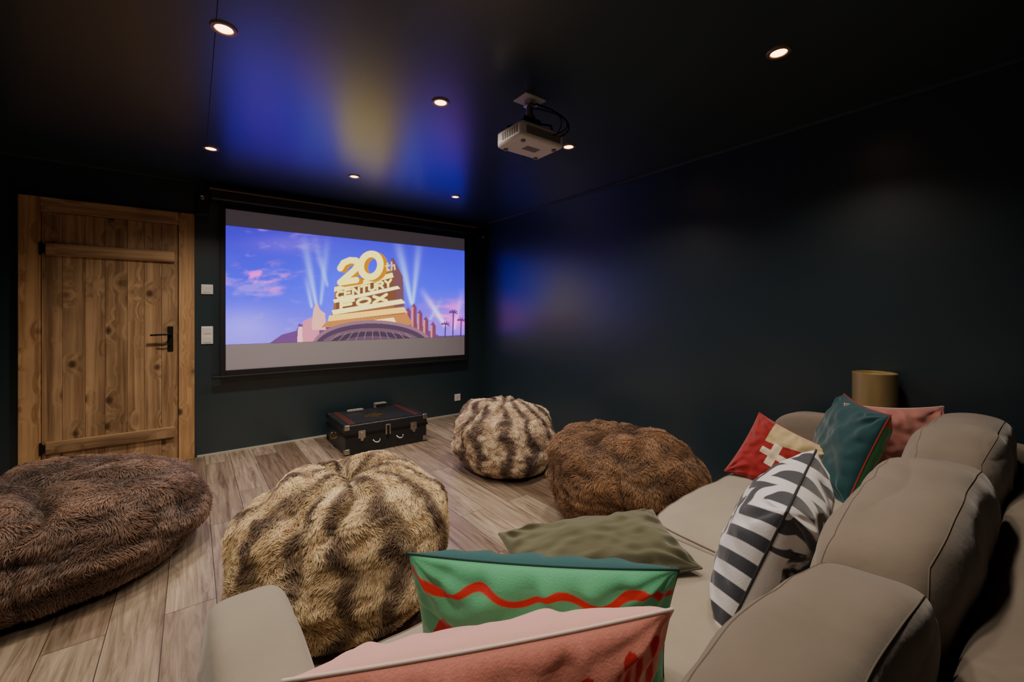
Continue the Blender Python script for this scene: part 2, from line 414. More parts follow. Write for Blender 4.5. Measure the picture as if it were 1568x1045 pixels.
poly([(502, 483), (616, 470), (620, 478), (500, 492)], (240, 200, 135)); poly([(498, 492), (620, 480), (630, 497), (490, 501)], (160, 112, 80))
poly([(520, 496), (600, 486), (606, 497), (516, 500)], (255, 232, 170))
for off in range(7, 0, -1):
    glyph('2', 516 + off * .9, 402 + off * .3, 27, 33, -.22, 9.5, (160, 112, 55), 4); glyph('0', 550 + off * .9, 391 + off * .3, 30, 35, -.1, 10, (160, 112, 55))
glyph('2', 516, 402, 27, 33, -.22, 9.5, CR, 4); glyph('0', 550, 391, 30, 35, -.1, 10, CR)
glyph('t', 588, 404, 6, 11, -.2, 2.6, (225, 200, 140)); glyph('h', 597, 402, 5, 12, -.2, 2.4, (205, 180, 130))
def ell(cx, cy, rx, ry, col, lim=530):
    m = (((PX - cx) / rx) ** 2 + ((PY - cy) / ry) ** 2 < 1) & (PY < lim); blend(m * 1.0, col)
ell(568, 530, 92, 40, (112, 88, 98)); ell(568, 532, 88, 37, (60, 46, 62)); ell(568, 534, 82, 32, (88, 70, 80)); ell(568, 536, 76, 29, (52, 40, 54)); ell(568, 538, 66, 24, (76, 60, 72))
for k in range(-5, 6): stroke([(568 + k * 10, 506 + abs(k) * .8), (568 + k * 15, 530)], .9, (120, 98, 106))
lin = s2l(np.clip(img, 0, 255))
lum = (lin * np.array([.2126, .7152, .0722])).sum(-1, keepdims=True)
lin = np.clip(lum + (lin - lum) * 1.4, 0, None)
verts = np.stack([WX.ravel(), np.full(WX.size, ys - 0.002), WZ.ravel()], 1)
fs = []
for j in range(GH - 1):
    b = j * GW
    fs += [(b + i, b + i + 1, b + GW + i + 1, b + GW + i) for i in range(GW - 1)]
M_pic = attr_mat('projected_film_frame', emit=2.0)
o = mesh_obj('projected_picture', verts, fs, M_pic, scr)
set_col(o, lin.reshape(-1, 3))

# ------------------------------------------------------------------ small wall speakers
def speaker(x0, x1, z0, z1):
    e = empty('wall_speaker', ((x0 + x1) / 2, D, (z0 + z1) / 2))
    box('cabinet', (x0, D - 0.15, z0), (x1, D - 0.03, z1), M_black, e, 0.008)
    box('bracket', ((x0 + x1) / 2 - .015, D - 0.03, (z0 + z1) / 2 - .03), ((x0 + x1) / 2 + .015, D, (z0 + z1) / 2 + .03), M_iron, e)
    cx = (x0 + x1) / 2
    lathe('woofer', [(0.036, -0.003), (0.033, 0.0), (0.012, 0.010), (0.0001, 0.006)], (cx, D - 0.15, z0 + (z1 - z0) * .33), M_iron, e, 24, 'y')
    lathe('tweeter', [(0.018, -0.003), (0.014, 0.0), (0.0001, -0.004)], (cx, D - 0.15, z0 + (z1 - z0) * .76), M_chrome, e, 20, 'y')
speaker(0.02, 0.11, 2.08, 2.27)
speaker(2.845, 2.935, 2.05, 2.25)

# ------------------------------------------------------------------ downlights
M_bez = simple('bezel_metal', (0.45, 0.30, 0.18), rough=0.4, metal=0.6)  # warm, brighter tone paints in the lamp light around the trim
def downlight(x, y, power=46):
    e = empty('recessed_downlight', (x, y, ZC))
    lathe('bezel', [(0.030, 0.0), (0.034, -0.006), (0.046, -0.006), (0.049, 0.0)], (x, y, ZC), M_bez, e, 32)
    lathe('lamp_face', [(0.0001, -0.003), (0.031, -0.003)], (x, y, ZC), M_bulb, e, 32)
    ld = bpy.data.lights.new('lamp', 'SPOT'); ld.energy = power; ld.color = (1.0, 0.85, 0.69)
    ld.spot_size = math.radians(136); ld.spot_blend = 0.95; ld.shadow_soft_size = 0.08
    lo = bpy.data.objects.new('lamp_beam', ld); lo.location = (x, y, ZC - 0.02); COL.objects.link(lo); attach(lo, e)
for (x, y) in ((0.10, 2.05), (2.05, 0.763), (1.07, 2.05), (0.10, 3.58), (1.07, 3.58), (2.04, 3.60), (2.05, 2.06), (0.10, 0.76), (1.07, 0.76), (-0.87, 2.05)):
    downlight(x, y, 100 if (x, y) == (0.10, 3.58) else (80 if x < -.5 else (52 if y < 1 else 66)))

# ------------------------------------------------------------------ projector
pr = empty('ceiling_projector', (1.44, 1.74, ZC))
px_, py_ = 1.44, 1.74
box('ceiling_plate', (px_ - 0.07, py_ - 0.055, ZC - 0.008), (px_ + 0.07, py_ + 0.055, ZC), M_white, pr, 0.002)
lathe('collar', [(0.032, 0), (0.032, -0.03), (0.018, -0.035), (0.018, -0.08), (0.03, -0.085), (0.03, -0.105), (0.0001, -0.105)], (px_, py_, ZC - 0.006), M_chrome, pr, 24)
box('cradle', (px_ - 0.05, py_ - 0.04, ZC - 0.145), (px_ + 0.05, py_ + 0.04, ZC - 0.11), M_black, pr, 0.008)
for sx in (-1, 1):
    for sy in (-1, 1):
        tube('cradle_arm', [(px_ + sx * .03, py_ + sy * .03, ZC - 0.13), (px_ + sx * .09, py_ + sy * .07, ZC - 0.14), (px_ + sx * .10, py_ + sy * .075, ZC - 0.182)], 0.006, M_iron, pr)
zb = ZC - 0.265; zt = ZC - 0.178
body = box('body', (px_ - 0.145, py_ - 0.115, zb), (px_ + 0.145, py_ + 0.105, zt), M_white, pr, 0.02, 4)
M_grey = simple('grey_vents', (0.22, 0.21, 0.20), rough=0.5)
for i in range(7):
    box('vent_slat', (px_ - 0.1465, py_ - 0.08 + i * 0.020, zb + 0.03), (px_ - 0.1435, py_ - 0.069 + i * 0.020, zt - 0.022), M_grey, pr)
lathe('lens_ring', [(0.036, -0.01), (0.036, 0.022), (0.030, 0.024), (0.026, 0.006), (0.0001, 0.012)], (px_ + 0.065, py_ + 0.103, zb + 0.044), M_black, pr, 32, 'y')
box('rear_panel', (px_ - 0.115, py_ - 0.1175, zb + 0.02), (px_ + 0.115, py_ - 0.1145, zt - 0.028), M_grey, pr)
box('base_label', (px_ - 0.04, py_ - 0.03, zb - 0.001), (px_ + 0.05, py_ + 0.02, zb + 0.001), M_grey, pr)
for sx in (-1, 1):
    for sy in (-1, 1):
        lathe('foot', [(0.012, 0.002), (0.012, -0.008), (0.0001, -0.008)], (px_ + sx * .105, py_ + sy * .075, zb), M_grey, pr, 16)
tube('cable', bez((px_ + 0.02, py_, ZC - 0.01), (px_ + 0.18, py_ - 0.05, ZC - 0.02), (px_ + 0.27, py_ - 0.12, ZC - 0.12), (px_ + 0.11, py_ - 0.118, ZC - 0.21), 24), 0.004, M_black, pr)
tube('cable', bez((px_ + 0.01, py_ - 0.02, ZC - 0.05), (px_ + 0.15, py_ - 0.1, ZC - 0.06), (px_ + 0.20, py_ - 0.19, ZC - 0.16), (px_ + 0.06, py_ - 0.118, ZC - 0.215), 24), 0.0035, M_black, pr)
tube('cable', bez((px_ - 0.02, py_ - 0.02, ZC - 0.03), (px_ + 0.05, py_ - 0.16, ZC - 0.10), (px_ + 0.12, py_ - 0.17, ZC - 0.12), (px_ + 0.09, py_ - 0.118, ZC - 0.20), 24), 0.003, M_black, pr)

# ------------------------------------------------------------------ storage trunk
tr = empty('storage_trunk', (1.43, 4.13, 0))
tx0, tx1, ty0, ty1, th = 1.06, 1.83, 3.80, 4.42, 0.262
M_tr = simple('trunk_leather', (0.020, 0.022, 0.027), rough=0.35, bump=0.2, bscale=90, var=0.3)
M_red = simple('red_leather', (0.07, 0.018, 0.015), rough=0.5)
box('lower_case', (tx0, ty0, 0.0), (tx1, ty1, 0.17), M_tr, tr, 0.008)
box('lid', (tx0 - .004, ty0 - .004, 0.175), (tx1 + .004, ty1 + .004, th), M_tr, tr, 0.012, 3)
for z in (0.166, 0.179):
    for (a, b) in (((tx0 - .008, ty0 - .010, z - .006), (tx1 + .008, ty0 + .004, z + .006)), ((tx0 - .010, ty0, z - .006), (tx0 + .004, ty1, z + .006)), ((tx1 - .004, ty0, z - .006), (tx1 + .010, ty1, z + .006))):
        box('edge_band', a, b, M_iron, tr, 0.002)
for x in (tx0, tx1):
    for y in (ty0, ty1):
        for z in (0.03, th - 0.022):
            sx = -1 if x == tx0 else 1; sy = -1 if y == ty0 else 1
            cx = x - sx * 0.016; cy = y - sy * 0.016
            box('corner_cap', (cx - .024, cy - .024, z - .022), (cx + .024, cy + .024, z + .026), M_chrome if sy < 0 else M_iron, tr, 0.009, 3)
for x in (1.20, 1.69):
    box('latch', (x - .032, ty0 - .014, 0.135), (x + .032, ty0, 0.205), M_chrome, tr, 0.004)
    box('latch_tongue', (x - .014, ty0 - .020, 0.115), (x + .014, ty0 - .01, 0.19), M_chrome, tr, 0.003)
box('lock_plate', (1.415, ty0 - .012, 0.13), (1.465, ty0, 0.225), M_chrome, tr, 0.004)
box('lock_hasp', (1.43, ty0 - .020, 0.10), (1.45, ty0 - .008, 0.215), M_iron, tr, 0.003)
tube('front_handle', bez((1.30, ty0 - .012, 0.105), (1.30, ty0 - .05, 0.08), (1.36, ty0 - .05, 0.08), (1.36, ty0 - .012, 0.105), 12), 0.006, M_chrome, tr)
tube('front_handle', bez((1.52, ty0 - .012, 0.105), (1.52, ty0 - .05, 0.08), (1.58, ty0 - .05, 0.08), (1.58, ty0 - .012, 0.105), 12), 0.006, M_chrome, tr)
tube('side_handle', bez((tx0 - .005, 4.04, 0.12), (tx0 - .05, 4.04, 0.09), (tx0 - .05, 4.2, 0.09), (tx0 - .005, 4.2, 0.12), 12), 0.008, M_brass, tr)
for i, x in enumerate((1.13, 1.74)):
    box('lid_strap', (x - .03, ty0 + .03, th - .001), (x + .03, ty1 - .03, th + .004), M_red, tr, 0.002)
box('lid_rail', (tx0 + .02, ty0 + .012, th - .001), (tx1 - .02, ty0 + .026, th + .005), M_iron, tr, 0.002)
box('lid_rail', (tx0 + .02, ty1 - .026, th - .001), (tx1 - .02, ty1 - .012, th + .005), M_iron, tr, 0.002)
em = []
for i in range(40):
    a = 2 * math.pi * i / 40; r = 0.045 + 0.022 * abs(math.cos(2 * a)) + .008 * math.cos(9 * a)
    em.append((1.40 + r * 1.5 * math.cos(a), 4.06 + r * 1.1 * math.sin(a), th + 0.004))
vv = em + [(p[0], p[1], th - .001) for p in em]
mesh_obj('emblem', vv, [tuple(range(40))] + [(i, (i + 1) % 40, (i + 1) % 40 + 40, i + 40) for i in range(40)], M_brass, tr)

dv = empty('media_box', (1.56, 4.33, th))
box('case', (1.50, 4.30, th + 0.002), (1.62, 4.37, th + 0.058), M_grey, dv, 0.006)
box('front_panel', (1.505, 4.297, th + 0.012), (1.615, 4.301, th + 0.05), M_black, dv, 0.001)
rc = empty('remote_control', (1.30, 4.30, th))
box('shell', (1.22, 4.30, th + 0.002), (1.38, 4.34, th + 0.024), M_grey, rc, 0.006)
for i in range(6):
    box('button', (1.235 + i * .022, 4.312, th + 0.023), (1.247 + i * .022, 4.326, th + 0.027), M_white, rc)

# ------------------------------------------------------------------ fur
def fur_mat(name, rough=0.42):
    m, nt, N, L, P = nmat(name)
    at = N.new('ShaderNodeAttribute'); at.attribute_name = 'col'
    L.new(at.outputs['Color'], P.inputs['Base Color'])
    P.inputs['Roughness'].default_value = rough; P.inputs['Specular IOR Level'].default_value = 0.5
    P.inputs['Sheen Weight'].default_value = 0.2
    return m
M_fur = fur_mat('faux_fur')

def add_fur(parent, V, T, cols, n, length, rad, seed, flow=None):
    r = np.random.default_rng(seed)
    a, b, c = V[T[:, 0]], V[T[:, 1]], V[T[:, 2]]
    cr = np.cross(b - a, c - a); ar = np.linalg.norm(cr, axis=1)
    keep = ((a[:, 2] + b[:, 2] + c[:, 2]) / 3 > 0.015)
    p = ar * keep; p /= p.sum()
    idx = r.choice(len(T), n, p=p)
    u = r.random(n); v = r.random(n); sw = u + v > 1; u[sw] = 1 - u[sw]; v[sw] = 1 - v[sw]; w = 1 - u - v
    P0 = a[idx] * w[:, None] + b[idx] * u[:, None] + c[idx] * v[:, None]
    Nn = cr[idx] / (ar[idx][:, None] + 1e-12)
    cc = cols[T[idx, 0]] * w[:, None] + cols[T[idx, 1]] * u[:, None] + cols[T[idx, 2]] * v[:, None]
    k = P0 * 22
    sw1 = np.stack([np.sin(k[:, 1] * 1.3 + 2 * np.sin(k[:, 2] * .7)), np.sin(k[:, 2] * 1.1 + 2 * np.sin(k[:, 0] * .8)), np.sin(k[:, 0] * 1.2 + 2 * np.sin(k[:, 1] * .9))], 1)
    fl = np.tile(np.array([0.0, 0.0, -1.0]), (n, 1)) + sw1 * 0.65 + r.normal(0, .18, (n, 3))
    fl -= (fl * Nn).sum(1)[:, None] * Nn
    fl /= np.linalg.norm(fl, axis=1)[:, None] + 1e-9
    Ln = length * (0.6 + 0.6 * r.random(n))[:, None]
    pts = np.zeros((n, 4, 3))
    pts[:, 0] = P0 - Nn * 0.003
    pts[:, 1] = P0 + (Nn * .36 + fl * .25) * Ln * .7
    pts[:, 2] = P0 + (Nn * .40 + fl * .72) * Ln * .85
    pts[:, 3] = P0 + (Nn * .34 + fl * 1.05) * Ln
    pts[:, :, 2] = np.maximum(pts[:, :, 2], 0.003)
    hc = bpy.data.hair_curves.new('fur')
    hc.add_curves([4] * n)
    hc.attributes['position'].data.foreach_set('vector', (pts - np.array(parent.location)).ravel().astype(np.float32))
    ra = hc.attributes.get('radius') or hc.attributes.new('radius', 'FLOAT', 'POINT')
    ra.data.foreach_set('value', np.tile(np.array([rad, rad, rad * .8, rad * .15]), n).astype(np.float32))
    ca = hc.attributes.new('col', 'FLOAT_COLOR', 'POINT')
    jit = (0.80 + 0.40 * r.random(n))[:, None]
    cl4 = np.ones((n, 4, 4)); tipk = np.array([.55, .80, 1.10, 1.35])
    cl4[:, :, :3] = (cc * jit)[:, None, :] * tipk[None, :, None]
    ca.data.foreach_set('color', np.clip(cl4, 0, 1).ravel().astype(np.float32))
    hc.materials.append(M_fur)
    o = bpy.data.objects.new('fur', hc); o.location = parent.location
    COL.objects.link(o); attach(o, parent)
    return o

def beanbag(name, cx, cy, RX, RY, H, rot, style, seed, topoff, nh, hl=0.018, hr=0.0012, pleats=9, zmf=.42, flat=1.0, kp=.5, reach0=.45, tp=.80, ns=11, bp=.34):
    NT, NV = 240, 120
    th_ = np.arange(NT) * 2 * math.pi / NT
    a_ = np.linspace(-math.pi / 2 + 0.002, math.pi / 2 - 0.012, NV)
    A, TH = np.meshgrid(a_, th_, indexing='ij')
    sa = np.sin(A); ca = np.cos(A); zm = H * zmf
    r = np.where(sa < 0, np.abs(ca) ** bp, np.abs(ca) ** tp)
    z = np.where(sa < 0, zm * (1 - np.abs(sa) ** 1.1), zm + (H - zm) * np.abs(sa) ** flat)
    rs = np.random.default_rng(seed)
    crease = np.zeros_like(A)
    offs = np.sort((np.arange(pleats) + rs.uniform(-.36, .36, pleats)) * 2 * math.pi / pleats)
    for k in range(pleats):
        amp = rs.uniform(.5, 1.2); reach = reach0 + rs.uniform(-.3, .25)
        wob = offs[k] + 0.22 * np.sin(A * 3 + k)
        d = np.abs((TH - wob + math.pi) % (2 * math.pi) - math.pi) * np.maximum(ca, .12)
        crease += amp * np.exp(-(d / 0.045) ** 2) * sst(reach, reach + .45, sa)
    n_lo = np.zeros_like(A); n_hi = np.zeros_like(A)
    ux = ca * np.cos(TH); uy = ca * np.sin(TH)
    for j in range(NV):
        for i in range(NT):
            v = Vector((ux[j, i], uy[j, i], sa[j, i]))
            n_lo[j, i] = mn.noise(v * 2.0 + Vector((seed * 3.1, 0, 0)))
            n_hi[j, i] = mn.noise(v * 6.0 + Vector((0, seed * 5.3, 0)))
    arc_ = (A + math.pi / 2) / math.pi
    disp = 0.045 * n_lo + 0.012 * n_hi - 0.050 * kp * crease
    low = sst(-1, -.6, sa)
    disp = disp * low
    if style == 'striped':
        ph = TH * ns + n_lo * 3.0 + n_hi * 1.2 + .5 * np.sin(TH * 3 + seed) + seed
        sstripe = np.cos(ph)
        dark = sst(-.45, 1.0, sstripe) * (.88 + .45 * n_hi)
        rowp = arc_ * 11 + n_hi * 1.6 + n_lo * 1.4
        ridge = np.abs(np.sin(math.pi * rowp)) ** .7
        disp = disp + 0.007 * ridge * low
        cream = np.array([0.86, 0.69, 0.42]); tan = np.array([0.42, 0.26, 0.115]); dk = np.array([0.080, 0.044, 0.025])
        if seed == 2:
            cream = np.array([0.86, 0.70, 0.50]); tan = np.array([0.40, 0.24, 0.15]); dk = np.array([0.068, 0.037, 0.032])
        base = tan + (cream - tan) * (ridge * (.6 + .7 * np.clip(n_hi + .4, 0, 1)))[..., None].clip(0, 1)
        dark = np.clip(dark, 0, 1)
        colr = base * (1 - dark[..., None]) + dk * dark[..., None] * (.6 + 1.2 * ridge[..., None])
    else:
        rowp = arc_ * 9 + n_lo * 3.0 + n_hi * 2.0
        ridge = np.abs(np.sin(math.pi * rowp)) ** .6
        disp = disp + 0.005 * ridge * low
        k = np.clip(.5 + n_lo * .7 + n_hi * .6, 0, 1)[..., None]
        if style == 'brown':
            d1 = np.array([0.11, 0.052, 0.025]); l1 = np.array([0.40, 0.215, 0.105])
        else:
            d1 = np.array([0.080, 0.044, 0.032]); l1 = np.array([0.30, 0.175, 0.115])
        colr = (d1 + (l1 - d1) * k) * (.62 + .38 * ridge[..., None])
        seam = np.zeros_like(A)
        for s_ in range(6):
            sd = np.abs((TH - s_ * math.pi / 3 - .3 + math.pi) % (2 * math.pi) - math.pi) * np.maximum(ca, .12)
            seam += np.exp(-(sd / .022) ** 2)
        disp = disp - 0.014 * seam * low
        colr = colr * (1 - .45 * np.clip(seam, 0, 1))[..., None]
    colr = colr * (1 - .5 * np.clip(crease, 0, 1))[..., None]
    rr = r
    zz = z - 0.045 * np.exp(-(r / .14) ** 2)
    X = (RX * rr + disp * ca) * np.cos(TH); Y = (RY * rr + disp * ca) * np.sin(TH); Z = zz + disp * sa * .9
    f = sst(.1, 1, Z / H)
    X = X + topoff[0] * f; Y = Y + topoff[1] * f
    Z = np.maximum(Z, 0.004)
    c, s = math.cos(rot), math.sin(rot)
    V = np.stack([cx + X * c - Y * s, cy + X * s + Y * c, Z], -1).reshape(-1, 3)
    faces = []
    for j in range(NV - 1):
        for i in range(NT):
            i2 = (i + 1) % NT
            faces.append((j * NT + i, j * NT + i2, (j + 1) * NT + i2, (j + 1) * NT + i))
    nb = len(V)
    V = np.vstack([V, [V[:NT].mean(0)], [V[-NT:].mean(0)]])
    colv = np.vstack([colr.reshape(-1, 3), colr[0, :1], colr[-1, :1] * .5])
    for i in range(NT):
        faces.append((nb, (i + 1) % NT, i)); faces.append((nb + 1, (NV - 1) * NT + i, (NV - 1) * NT + (i + 1) % NT))
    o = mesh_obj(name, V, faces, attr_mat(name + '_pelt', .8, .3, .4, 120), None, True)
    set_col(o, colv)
    T = []
    for fc in faces:
        if len(fc) == 4: T.append((fc[0], fc[1], fc[2])); T.append((fc[0], fc[2], fc[3]))
        else: T.append(fc)
    bpy.context.view_layer.update()
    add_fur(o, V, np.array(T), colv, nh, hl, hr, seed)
    return o

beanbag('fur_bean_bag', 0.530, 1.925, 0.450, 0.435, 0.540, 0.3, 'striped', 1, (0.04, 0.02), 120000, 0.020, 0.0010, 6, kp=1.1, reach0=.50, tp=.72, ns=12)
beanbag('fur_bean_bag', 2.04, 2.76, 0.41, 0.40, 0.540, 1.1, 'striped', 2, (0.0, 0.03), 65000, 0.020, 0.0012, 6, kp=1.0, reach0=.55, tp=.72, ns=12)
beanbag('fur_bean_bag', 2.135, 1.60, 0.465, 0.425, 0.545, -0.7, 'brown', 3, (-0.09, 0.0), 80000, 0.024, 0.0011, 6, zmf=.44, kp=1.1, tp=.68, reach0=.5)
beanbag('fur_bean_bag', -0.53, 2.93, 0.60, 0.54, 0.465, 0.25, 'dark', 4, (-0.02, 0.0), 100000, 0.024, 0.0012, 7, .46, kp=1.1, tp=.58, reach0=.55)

# ------------------------------------------------------------------ sofa
sofa = empty('sofa', (1.39, 0.46, 0))
def soft_box(name, lo, hi, e=6, bulge=(0, 0, 0), wr=0.01, wsc=5, mat=None, parent=None, n=36, seams=(), seamr=0.004, seed=0, sag=0.0, crown=0.0, tilt=0.0, crease=0.0):
    lo = np.array(lo, float); hi = np.array(hi, float); c = (lo + hi) / 2; h = (hi - lo) / 2
    def mp(p):
        p = np.asarray(p, float)
        s = (np.abs(p) ** e).sum() ** (1 / e)
        q = p / s
        w = q * h
        for ax in range(3):
            o1, o2 = [k for k in range(3) if k != ax]
            w[ax] += bulge[ax] * q[ax] * (1 - q[o1] ** 2) * (1 - q[o2] ** 2)
        v = Vector(tuple((c + w) * wsc + seed * 7.7))
        d = wr * (mn.noise(v) + .5 * mn.noise(v * 2.3))
        if crease:
            v2 = Vector((v.x * .35, v.y * 1.2, v.z * 1.2))
            rn = 1 - abs(mn.noise(v2 + Vector((3.3, 1.1, 0)))) * 2.2
            d -= crease * max(rn, 0) ** 5
        nn = q / np.linalg.norm(q)
        w = w + nn * d
        w[2] += crown * (1 - q[0] ** 2) * max(q[2], 0)
        w[1] -= tilt * q[2]
        return c + w
    vs = []; fs = []
    g = [-1 + 2 * i / n for i in range(n + 1)]
    g = [math.copysign(abs(x) ** .8, x) for x in g]
    idxk = {}
    def addg(key, p):
        if key not in idxk: idxk[key] = len(vs); vs.append(mp(p))
        return idxk[key]
    for ax in range(3):
        o1, o2 = [(1, 2), (2, 0), (0, 1)][ax]
        for sg in (0, n):
            for i in range(n):
                for j in range(n):
                    q = []
                    for (di, dj) in ((0, 0), (1, 0), (1, 1), (0, 1)):
                        key = [0, 0, 0]; key[ax] = sg; key[o1] = i + di; key[o2] = j + dj
                        q.append(addg(tuple(key), [g[key[0]], g[key[1]], g[key[2]]]))
                    fs.append(tuple(q) if sg == n else tuple(reversed(q)))
    o = mesh_obj(name, vs, fs, mat, parent, True)
    for (ax, val) in seams:
        o1, o2 = [k for k in range(3) if k != ax]
        pts = []
        m = 40
        ring = [(-1 + 2 * i / m, -1) for i in range(m)] + [(1, -1 + 2 * i / m) for i in range(m)] + [(1 - 2 * i / m, 1) for i in range(m)] + [(-1, 1 - 2 * i / m) for i in range(m)]
        for (u, v) in ring:
            p = [0, 0, 0]; p[ax] = val; p[o1] = u; p[o2] = v
            pts.append(mp(p))
        tube(name + '_piping', pts, seamr, M_seam, parent, cyclic=True)
    return o

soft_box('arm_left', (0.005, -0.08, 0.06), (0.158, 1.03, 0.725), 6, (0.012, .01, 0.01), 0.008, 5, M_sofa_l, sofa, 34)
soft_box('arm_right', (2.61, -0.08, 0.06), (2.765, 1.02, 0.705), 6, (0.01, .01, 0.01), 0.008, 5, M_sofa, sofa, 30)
soft_box('back_frame', (0.10, -0.10, 0.06), (2.72, 0.115, 0.695), 8, (0, 0, 0.005), 0.006, 4, M_sofa, sofa, 40)
soft_box('base', (0.10, 0.06, 0.05), (2.70, 0.98, 0.30), 10, (0, 0, 0), 0.004, 4, M_sofa, sofa, 24)
for i, (a, b) in enumerate(((0.155, 1.385), (1.385, 2.615))):
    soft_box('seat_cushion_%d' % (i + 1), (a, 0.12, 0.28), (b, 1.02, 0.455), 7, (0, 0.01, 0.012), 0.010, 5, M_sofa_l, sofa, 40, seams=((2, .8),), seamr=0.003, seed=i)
cb = (0.165, 0.975, 1.79, 2.60)
yfr = (0.305, 0.340, 0.350); ztp = (0.805, 0.812, 0.82)
for i in range(3):
    soft_box('back_cushion_%d' % (i + 1), (cb[i] - .015, 0.122, 0.42), (cb[i + 1] + .015, yfr[i], ztp[i]), 4.6, (0.01, 0.015, 0.01), 0.016, 4.5, M_sofa, sofa, 90,
             seams=((1, .72), (1, -.72)), seamr=0.0012, seed=i + 3, crown=0.034, tilt=0.022, crease=0.006)
for x in (0.12, 2.66):
    for y in (0.0, 0.90):
        lathe('foot', [(0.0001, 0), (0.022, 0), (0.028, 0.07), (0.0001, 0.07)], (x, y, 0), M_iron, sofa, 16)

# ------------------------------------------------------------------ pillows
def pillow(name, W, H, T, cen, r, up, ffront, fback, pipe, seed, N=150, zmin=0.462, roll=0, pinch=.06, matargs=(.75, .35, .2, 250), dent=0.0):
    r = Vector(r).normalized(); up = Vector(up); up = (up - up.dot(r) * r).normalized()
    if roll:
        a = math.radians(roll); r, up = r * math.cos(a) + up * math.sin(a), -r * math.sin(a) + up * math.cos(a)
    n = r.cross(up)
    r, up, n = np.array(r), np.array(up), np.array(n); cen = np.array(cen)
    g = np.sin(np.linspace(-math.pi / 2, math.pi / 2, N))
    g = .5 * g + .5 * np.linspace(-1, 1, N)
    U, V = np.meshgrid(g, g)
    xx = U * W / 2 * (1 - pinch * (1 - V ** 2)); yy = V * H / 2 * (1 - pinch * 1.3 * (1 - U ** 2))
    t = T * (np.clip(1 - np.abs(U) ** 2.6, 0, 1) ** .5) * (np.clip(1 - np.abs(V) ** 2.6, 0, 1) ** .5)
    wr = np.zeros_like(U)
    for j in range(N):
        for i in range(N):
            u, v = U[j, i], V[j, i]
            wr[j, i] = mn.noise(Vector((u * 2.2 + seed, v * 2.2, seed * 2.0))) + .5 * mn.noise(Vector((u * 5 + seed, v * 5, seed)))
    cornr = np.zeros_like(U)
    for su in (-1, 1):
        for sv in (-1, 1):
            du = U - su; dv_ = V - sv; dist = np.hypot(du, dv_); ang = np.arctan2(dv_, du)
            cornr += np.sin(ang * 12 + seed) * np.exp(-(dist / .6) ** 2) * np.clip(dist * 3, 0, 1)
    edge = np.clip(1 - np.maximum(np.abs(U), np.abs(V)), 0, 1); em_ = np.clip(edge * 8, 0, 1)
    ew = np.sin(U * 19 + 3 * wr) * np.exp(-((1 - np.abs(V)) / .22) ** 2) + np.sin(V * 17 + 2 * wr) * np.exp(-((1 - np.abs(U)) / .22) ** 2)
    dd = (wr * .012 + cornr * .007 + ew * .005) * em_
    allv = []; allc = []; faces = []
    for sgn, fn in ((1, ffront), (-1, fback)):
        P = cen + xx[..., None] * r + yy[..., None] * up + (sgn * t + dd * (1 if sgn > 0 else .8))[..., None] * n
        P[..., 2] = np.maximum(P[..., 2], zmin)
        b0 = sum(len(a) for a in allv)
        allv.append(P.reshape(-1, 3)); allc.append(fn(U, V).reshape(-1, 3))
        for j in range(N - 1):
            for i in range(N - 1):
                a = b0 + j * N + i; q = (a, a + 1, a + N + 1, a + N)
                faces.append(q if sgn > 0 else q[::-1])
        if sgn > 0:
            rim = list(P[0, :-1]) + list(P[:-1, -1]) + list(P[-1, :0:-1]) + list(P[:0:-1, 0])
    e = empty(name, tuple(cen))
    o = mesh_obj('cover', np.vstack(allv), faces, attr_mat(name + '_fabric_%d' % seed, *matargs), e, True)
    set_col(o, np.vstack(allc))
    if pipe is not None:
        tube('piping', rim, 0.0030, pipe, e, cyclic=True)
    return e

def solid(c):
    c = s2l(c)
    return lambda U, V: np.ones(U.shape + (3,)) * c
def lay(base, mask, c):
    m = np.clip(mask, 0, 1)[..., None]; return base * (1 - m) + s2l(c) * m
def band(d, w, s=.012): return np.clip((w - np.abs(d)) / s + .5, 0, 1)

def green_front(U, V):
    b = np.ones(U.shape + (3,)) * s2l([92, 186, 138])
    b = lay(b, band(V - .80 - .06 * np.sin(U * 11), .036), [200, 40, 40])
    for cx, cy in ((-.72, .12), (.02, .02), (.74, .22), (.38, -.2)):
        w = np.clip((cy + .38 - V), 0, 1) * .34
        m = (np.abs(U - cx) < w) & (V < cy + .38) & (V > cy - .35)
        b = lay(b, m * 1.0, [180, 28, 34])
        b = lay(b, ((np.abs(U - cx) < .03) & (V <= cy - .35) & (V > cy - .5)) * 1.0, [180, 28, 34])
    b = lay(b, band(V + .82 - .05 * np.sin(U * 11), .04), [200, 40, 38])
    return b
def pink_front(U, V):
    b = np.ones(U.shape + (3,)) * s2l([218, 140, 125])
    nz = (np.sin(U * 90) * np.sin(V * 60) * .5 + .5)
    b = b * (.9 + .1 * nz)[..., None]
    for cx, cy, s in ((.42, .56, .9), (.68, .62, .8), (.12, .48, .9), (-.35, .42, .8)):
        for k in (-.07, 0, .07):
            m = band(U - cx - k - (V - cy) * .12, .020, .01) * (np.abs(V - cy) < .17)
            b = lay(b, m, [190, 22, 30])
        b = lay(b, (((U - cx - .02) / .05) ** 2 + ((V - cy - .2) / .07) ** 2 < 1) * 1.0, [190, 22, 30])
    b = lay(b, band(U - .87, .03) * (V > -.2) * (V < .88), [196, 24, 32])
    return b
def chev_front(U, V):
    b = np.ones(U.shape + (3,)) * s2l([224, 222, 226])
    p = (V * 2.8 + np.abs(((U * 1.5) % 1.0) - .5) * 1.7)
    m = np.clip((np.sin(p * math.pi * 2 * .95)) * 5 + .5, 0, 1)
    return lay(b, m, [50, 54, 64])
